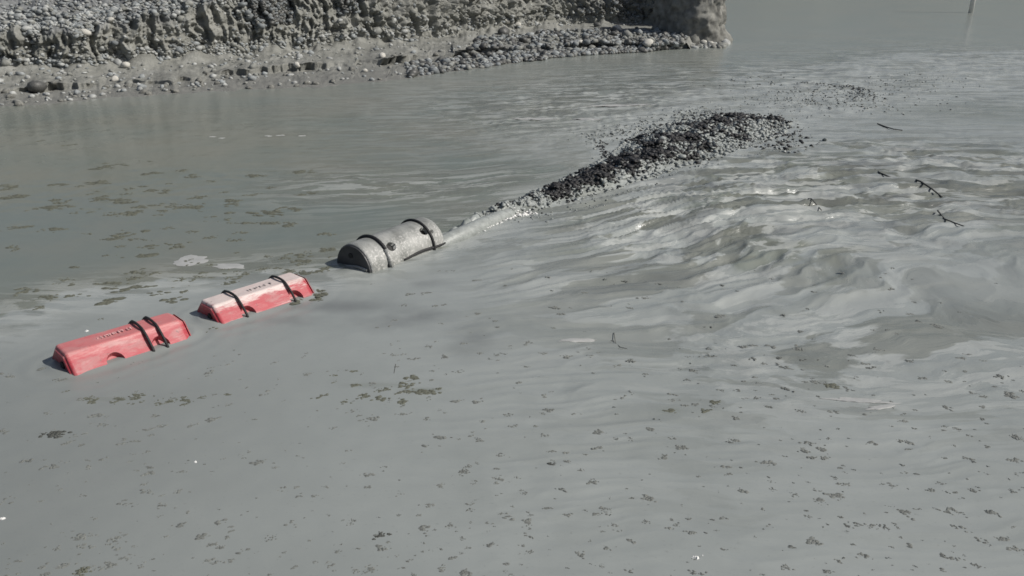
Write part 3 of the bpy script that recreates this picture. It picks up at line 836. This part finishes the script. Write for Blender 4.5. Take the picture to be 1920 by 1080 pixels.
# ------------------------------------------------------------------ the hose floats
def tube(path, rad, seg=8):
    V, F_ = [], []; n = len(path); path = [Vector(p_) for p_ in path]
    for j, p_ in enumerate(path):
        d = (path[min(j+1, n-1)]-path[max(j-1, 0)]).normalized()
        ref = Vector((1, 0, 0)) if abs(d.x) < .9 else Vector((0, 0, 1))
        a_ = d.cross(ref).normalized(); b_ = d.cross(a_)
        r_ = rad(j/(n-1)) if callable(rad) else rad
        for i in range(seg):
            t_ = i/seg*6.2832; V.append(p_+a_*math.cos(t_)*r_+b_*math.sin(t_)*r_)
    for j in range(n-1):
        for i in range(seg): F_.append((j*seg+i, j*seg+(i+1) % seg, (j+1)*seg+(i+1) % seg, (j+1)*seg+i))
    F_ += [tuple(range(seg-1, -1, -1)), tuple((n-1)*seg+i for i in range(seg))]
    return V, F_

def apply_mods(o):
    dg = bpy.context.evaluated_depsgraph_get()
    me = bpy.data.meshes.new_from_object(o.evaluated_get(dg)); old = o.data
    o.modifiers.clear(); o.data = me; me.name = o.name

def cutters(o, specs):
    """carve pockets: (x, y, z, axis dir, radius, depth)"""
    cs = []
    for (loc, d, rad, depth, sx_) in specs:
        bm = bmesh.new()
        M = Matrix.Translation(loc) @ Vector(d).to_track_quat('Z', 'X').to_matrix().to_4x4() @ Matrix.Diagonal((sx_, 1, 1, 1))
        bmesh.ops.create_cone(bm, cap_ends=True, segments=20, radius1=rad*.8, radius2=rad, depth=depth, matrix=M)
        me = bpy.data.meshes.new('pocket'); bm.to_mesh(me); bm.free()
        c_ = bpy.data.objects.new('pocket', me); C.objects.link(c_); c_.parent = o.parent; cs.append(c_)
        m_ = o.modifiers.new('cut', 'BOOLEAN'); m_.operation = 'DIFFERENCE'; m_.solver = 'EXACT'; m_.object = c_
    bpy.context.view_layer.update()
    apply_mods(o)
    for c_ in cs:
        me = c_.data; bpy.data.objects.remove(c_); bpy.data.meshes.remove(me)

def octagon(ap, seg_round=0):
    Rr = ap/math.cos(R(22.5))
    return [(Rr*math.cos(R(22.5+45*i)), Rr*math.sin(R(22.5+45*i))) for i in range(8)]   # (y, z)

def strap_path(x, ap, rnd, a0, a1, n=30, tilt=0.0):
    out = []
    for i in range(n):
        a = R(a0+(a1-a0)*i/(n-1))
        # octagon support radius at that angle, rounded towards a circle
        k = (math.degrees(a)+22.5) % 45-22.5
        ro = ap/math.cos(R(k)); rc = ap*1.075
        rr_ = max(ro, ro*(1-rnd)+rc*rnd)+.016
        out.append((x+tilt*math.sin(a), rr_*math.cos(a), rr_*math.sin(a)))
    return out

def marks(parent, x0, x1, yc, zt, mat, seed, n, hh=.045):
    """raised, worn characters on the top facet"""
    rr = random.Random(seed); V, F_ = [], []
    x = x0
    for k in range(n):
        wv = (x1-x0)/n*rr.uniform(.35, .8)
        if rr.random() < .82:
            for _ in range(rr.randint(2, 4)):
                if rr.random() < .55: bx = (x+rr.uniform(0, wv*.8), yc-hh*.5, .008, hh)
                else: bx = (x, yc-hh*.5+rr.uniform(0, hh*.8), wv, .009)
                o = len(V)
                for dz in (0, .004):
                    V += [(bx[0], bx[1], zt+dz), (bx[0]+bx[2], bx[1], zt+dz), (bx[0]+bx[2], bx[1]+bx[3], zt+dz), (bx[0], bx[1]+bx[3], zt+dz)]
                    zt += .00013
                F_ += [(o+4, o+5, o+6, o+7), (o, o+1, o+5, o+4), (o+1, o+2, o+6, o+5), (o+2, o+3, o+7, o+6), (o+3, o, o+4, o+7)]
        x += (x1-x0)/n
    o = mesh_obj('raised_lettering', V, F_, mat, parent); o['kind'] = 'stuff'; return o

AP = .272
def oct_float(loc, heading, L_, mat, capmat, straps, pockets, label, roll, pitch, mark):
    loc = (loc[0], loc[1], loc[2]-.012)
    root = empty('hose_float', loc, (roll, pitch, R(90-heading)))
    tag(root, label, 'float', 'hose floats in a line')
    oc = octagon(AP); h = L_/2
    st = [(-h, .95), (-h+.018, 1.0), (-h*.5, 1.004), (0, .995), (h*.5, 1.004), (h-.05, 1.0), (h, .86)]
    V, F_ = [], []
    for x, k in st:
        for (y, z_) in oc: V.append((x, y*k, z_*k))
    for j in range(len(st)-1):
        for i in range(8): F_.append((j*8+i, j*8+(i+1) % 8, (j+1)*8+(i+1) % 8, (j+1)*8+i))
    F_ += [tuple(range(7, -1, -1)), tuple((len(st)-1)*8+i for i in range(8))]
    o = mesh_obj('shell', V, F_, mat, root)
    bm = bmesh.new(); bm.from_mesh(o.data); bmesh.ops.recalc_face_normals(bm, faces=bm.faces); bm.to_mesh(o.data); bm.free()
    b = o.modifiers.new('bevel', 'BEVEL'); b.width = .02; b.segments = 3; b.limit_method = 'ANGLE'; b.angle_limit = R(20)
    specs = []
    s45 = math.sqrt(.5)
    for (x, rad, zz) in pockets:
        d = (0, -s45, s45)
        yy = -(AP/s45-zz)                                     # on the 45 degree facet at height zz
        specs.append(((x, yy, zz), d, rad, .11, 1.15))
    cutters(o, specs)
    # bolt heads deep in the pockets
    for (x, rad, zz) in pockets:
        bm = bmesh.new()
        yy = -(AP/s45-zz)
        bmesh.ops.create_cone(bm, cap_ends=True, segments=6, radius1=.022, radius2=.02, depth=.03,
            matrix=Matrix.Translation((x+.015, yy+.062, zz-.062)) @ Vector((0, -s45, s45)).to_track_quat('Z', 'X').to_matrix().to_4x4())
        me = bpy.data.meshes.new('bolt'); bm.to_mesh(me); bm.free(); link('bolt', me, STEEL, root)
    # end caps: plate with a rib, and a dark plug hole
    for sgn in (-1, 1):
        V, F_ = [], []
        for x, k in ((h+.002, .90), (h+.014, .86), (h+.004, .30)):
            for (y, z_) in oc: V.append((sgn*x, y*k, z_*k))
        for j in range(2):
            for i in range(8): F_.append((j*8+i, j*8+(i+1) % 8, (j+1)*8+(i+1) % 8, (j+1)*8+i))
        F_.append(tuple(16+i for i in range(8)))
        c_ = mesh_obj('end_cap', V, F_, capmat, root)
        bm = bmesh.new(); bm.from_mesh(c_.data); bmesh.ops.recalc_face_normals(bm, faces=bm.faces); bm.to_mesh(c_.data); bm.free()
        bm = bmesh.new()
        M = Matrix.Translation((sgn*(h+.012), -.055, AP*.52)) @ Matrix.Rotation(R(90), 4, 'Y')
        bmesh.ops.create_cone(bm, cap_ends=True, segments=18, radius1=.036, radius2=.036, depth=.022, matrix=M)
        me = bpy.data.meshes.new('plug'); bm.to_mesh(me); bm.free(); pl = link('plug', me, HOLE, c_)
        V, F_ = tube([(sgn*(h+.012), -.04, AP*.42), (sgn*(h+.014), .01, .0), (sgn*(h+.014), .02, -.1)], .014, 6)
        mesh_obj('rib', V, F_, capmat, c_)
    for (x, tl) in straps:
        V, F_ = tube(strap_path(x, AP, .55, -50, 212, 34, tl), .013, 8)
        mesh_obj('strap', V, F_, ROPE, root, True)
    marks(root, *mark)
    return root

RED1 = red_mat('faded_red', (.66, (.55, .22, .215)), 0.0)
RED2 = red_mat('bleached_red', (.92, (.62, .56, .53)), 3.3)
MARKP = simple('pale_lettering', (.60, .34, .33), .7, .3, 30, .2)
MARKD = simple('dark_lettering', (.36, .32, .31), .8, .5, 30, .2)
oct_float((-3.574, 7.094, -.090), 45, 1.07, RED1, RED1, [(.165, -.02), (.295, -.02)], [(-.17, .088, .125), (.245, .09, .14)],
          'faded red float with two black straps close together, nearest of the three', R(2), R(0), (-.22, .10, -.01, AP+.001, MARKP, 3, 12))
oct_float((-2.644, 8.167, -.090), 44, 1.07, RED2, RED1, [(-.265, -.01), (.285, -.01)], [(-.235, .085, .13), (.315, .085, .13)],
          'red float bleached white on top with widely spaced black straps, middle of the three', R(-1), R(-1.0), (-.14, .22, -.03, AP+.001, MARKD, 8, 10))

# mud coated grey float
GREYF, N, L, B = new_mat('mud_coat')
ob = nd(N, 'ShaderNodeTexCoord').outputs['Object']
n1 = noise(N, L, ob, 5, 5); n2 = noise(N, L, ob, 38, 4, .7)
n3 = noise(N, L, mapping(N, L, ob, (7, 1.5, 1.5)), 1.6, 6, .65, .5)
cg = ramp(N, L, math_(N, L, 'ADD', math_(N, L, 'MULTIPLY', n1, .5), math_(N, L, 'MULTIPLY', n3, .5)), (.36, (.165, .17, .16)), (.50, (.265, .272, .258)), (.66, (.36, .362, .345)))
sx = nd(N, 'ShaderNodeSeparateXYZ'); L.new(ob, sx.inputs[0])
glint = math_(N, L, 'MULTIPLY', ramp(N, L, n2, (.52, 0.0), (.62, 1.0)), ramp(N, L, math_(N, L, 'MULTIPLY', sx.outputs[1], -1.0), (.08, 0.0), (.2, 1.0)))  # pale flecks: wet glints painted into the mud colour on the near side
cg = mix(N, L, math_(N, L, 'MULTIPLY', glint, .6), cg, (.62, .61, .59))
L.new(cg, B.inputs['Base Color']); B.inputs['Roughness'].default_value = .42
L.new(bump(N, L, n2, .5, .012), B.inputs['Normal'])
SHADECAP = simple('shaded_cap', (.05, .052, .055), .5, .4, 6, .4)  # shade of the end away from the sun, put into its colour

def grey_float(loc, heading):
    root = empty('hose_float', loc, (R(1), R(-1), R(90-heading)))
    tag(root, 'mud coated grey round float with end darkened as shade, farthest of the three beside the churned ridge', 'float', 'hose floats in a line')
    Rr = .30; h = .625; n = 40; m = 34
    V, F_ = [], []
    xs = [-h, -h+.03] + list(np.linspace(-h+.06, h-.06, m)) + [h-.03, h]
    ks = [.965, .985] + [1.0]*m + [.97, .88]
    for x, k in zip(xs, ks):
        for i in range(n):
            a = i/n*6.2832
            q = Rr*k*(1+.015*float(pn(np.array([x*4]), np.array([math.cos(a)*2+math.sin(a)]), 161)[0]))
            V.append((x, math.cos(a)*q, math.sin(a)*q))
    M_ = len(xs)
    for j in range(M_-1):
        for i in range(n): F_.append((j*n+i, j*n+(i+1) % n, (j+1)*n+(i+1) % n, (j+1)*n+i))
    F_ += [tuple(range(n-1, -1, -1)), tuple((M_-1)*n+i for i in range(n))]
    o = mesh_obj('shell', V, F_, GREYF, root)
    bm = bmesh.new(); bm.from_mesh(o.data); bmesh.ops.recalc_face_normals(bm, faces=bm.faces); bm.to_mesh(o.data); bm.free()
    sp_ = []
    for x, ang, rad in ((-.235, 44, .075), (.345, 50, .07), (.45, 42, .034)):
        d = Vector((0, -math.cos(R(ang)), math.sin(R(ang))))
        sp_.append((tuple(Vector((x, 0, 0))+d*(Rr-.02)), tuple(d), rad, .16, .85))
    cutters(o, sp_)
    for (lc, d, rad, _, _) in sp_:  # black discs stand in for the shade inside the carved holes
        bm = bmesh.new()
        M = Matrix.Translation(Vector(lc)-Vector(d)*.052) @ Vector(d).to_track_quat('Z', 'X').to_matrix().to_4x4()
        bmesh.ops.create_cone(bm, cap_ends=True, segments=18, radius1=rad*.9, radius2=rad*.8, depth=.03, matrix=M)
        me = bpy.data.meshes.new('hole_shade'); bm.to_mesh(me); bm.free(); link('hole_shade', me, HOLE, root)
    for f_ in o.data.polygons: f_.use_smooth = f_.area < .02 and len(f_.vertices) == 4
    for sgn in (-1, 1):
        bm = bmesh.new()
        M = Matrix.Translation((sgn*(h+.004), 0, 0)) @ Matrix.Rotation(R(90)*sgn, 4, 'Y')
        bmesh.ops.create_cone(bm, cap_ends=True, segments=32, radius1=Rr*(.945 if sgn < 0 else .84), radius2=Rr*(.92 if sgn < 0 else .76), depth=.03, matrix=M)
        me = bpy.data.meshes.new('end_cap'); bm.to_mesh(me); bm.free()
        c_ = link('end_cap', me, SHADECAP if sgn < 0 else GREYF, root)
        if sgn < 0:
            V, F_ = tube([(-(h+.025), -.235, .045), (-(h+.03), -.08, .05), (-(h+.03), .18, .0)], .017, 6)
            mesh_obj('rib', V, F_, GREYF, c_)
            V, F_ = tube([(-(h+.025), -.02, .03), (-(h+.03), -.03, -.2)], .015, 6)
            mesh_obj('rib', V, F_, SHADECAP, c_)
            bm = bmesh.new()
            bmesh.ops.create_cone(bm, cap_ends=True, segments=16, radius1=.03, radius2=.03, depth=.02,
                                  matrix=Matrix.Translation((-(h+.02), .03, .16)) @ Matrix.Rotation(R(90), 4, 'Y'))
            me = bpy.data.meshes.new('plug'); bm.to_mesh(me); bm.free(); link('plug', me, HOLE, c_)
    def arc(x, a0, a1, r0, rad, mt, tl=0):
        V, F_ = tube([(x+tl*math.sin(R(a_)), math.cos(R(a_))*r0, math.sin(R(a_))*r0) for a_ in np.linspace(a0, a1, 34)], rad, 8)
        return mesh_obj('strap', V, F_, mt, root, True)
    arc(-.345, 138, 30, .312, .02, ROPE); 
    arc(-.375, 229, 170, .312, .012, ROPE); arc(-.315, 229, 170, .312, .011, ROPE)
    arc(.395, 229, 30, .312, .017, ROPE)
    # a pair of thin cords below the clasp on the near side
    for s_ in root.children:
        if s_.name.startswith('strap'): pass
    V, F_ = tube([(-.345, -.232, .208), (-.345, -.30, .10), (-.345, -.32, .0)], .03, 8)
    mesh_obj('clasp', V, F_, GREYF, root, True)
    # black strip standing in for the joint and its shadow line at the waterline
    V, F_ = tube([(x, -.302, .035+.01*math.sin(x*9)) for x in np.linspace(-.12, .6, 24)], lambda f: .012+.006*math.sin(f*3), 8)
    mesh_obj('seam_shadow', V, F_, ROPE, root, True)
    return root
grey_float((-1.43, 9.70, .0), 37.5)

# hose: runs under the floats and breaks the surface right of the grey one
a = W(836, 449, .05); b_ = W(905, 418, .05); c_ = W(985, 390, .0)
path = [(-3.9, 6.5, -.3), (-3.47, 6.95, -.24), (-2.55, 7.98, -.24), (-1.43, 9.70, -.12), (a[0]-.1, a[1]-.05, -.03), (a[0]+.12, a[1]+.15, .02), (b_[0], b_[1], .015), ((b_[0]+c_[0])/2, (b_[1]+c_[1])/2, .01), (c_[0], c_[1], -.02)]
V, F_ = tube(path, lambda f: .135-.035*f, 14)
o = mesh_obj('discharge_hose', V, F_, FROTH, smooth=True)
tag(o, 'mud coated hose just breaking the surface right of the grey float', 'hose')
# bright wet froth along the hose
clot_line('froth_fleck', [(865, 443), (890, 434), (925, 420), (960, 408), (1000, 400)], 240, .035, .01, .03, 'bright wet froth along the near side of the hose', 421, .0)
o = C.objects[-1]
o.data.materials[0] = WHITE
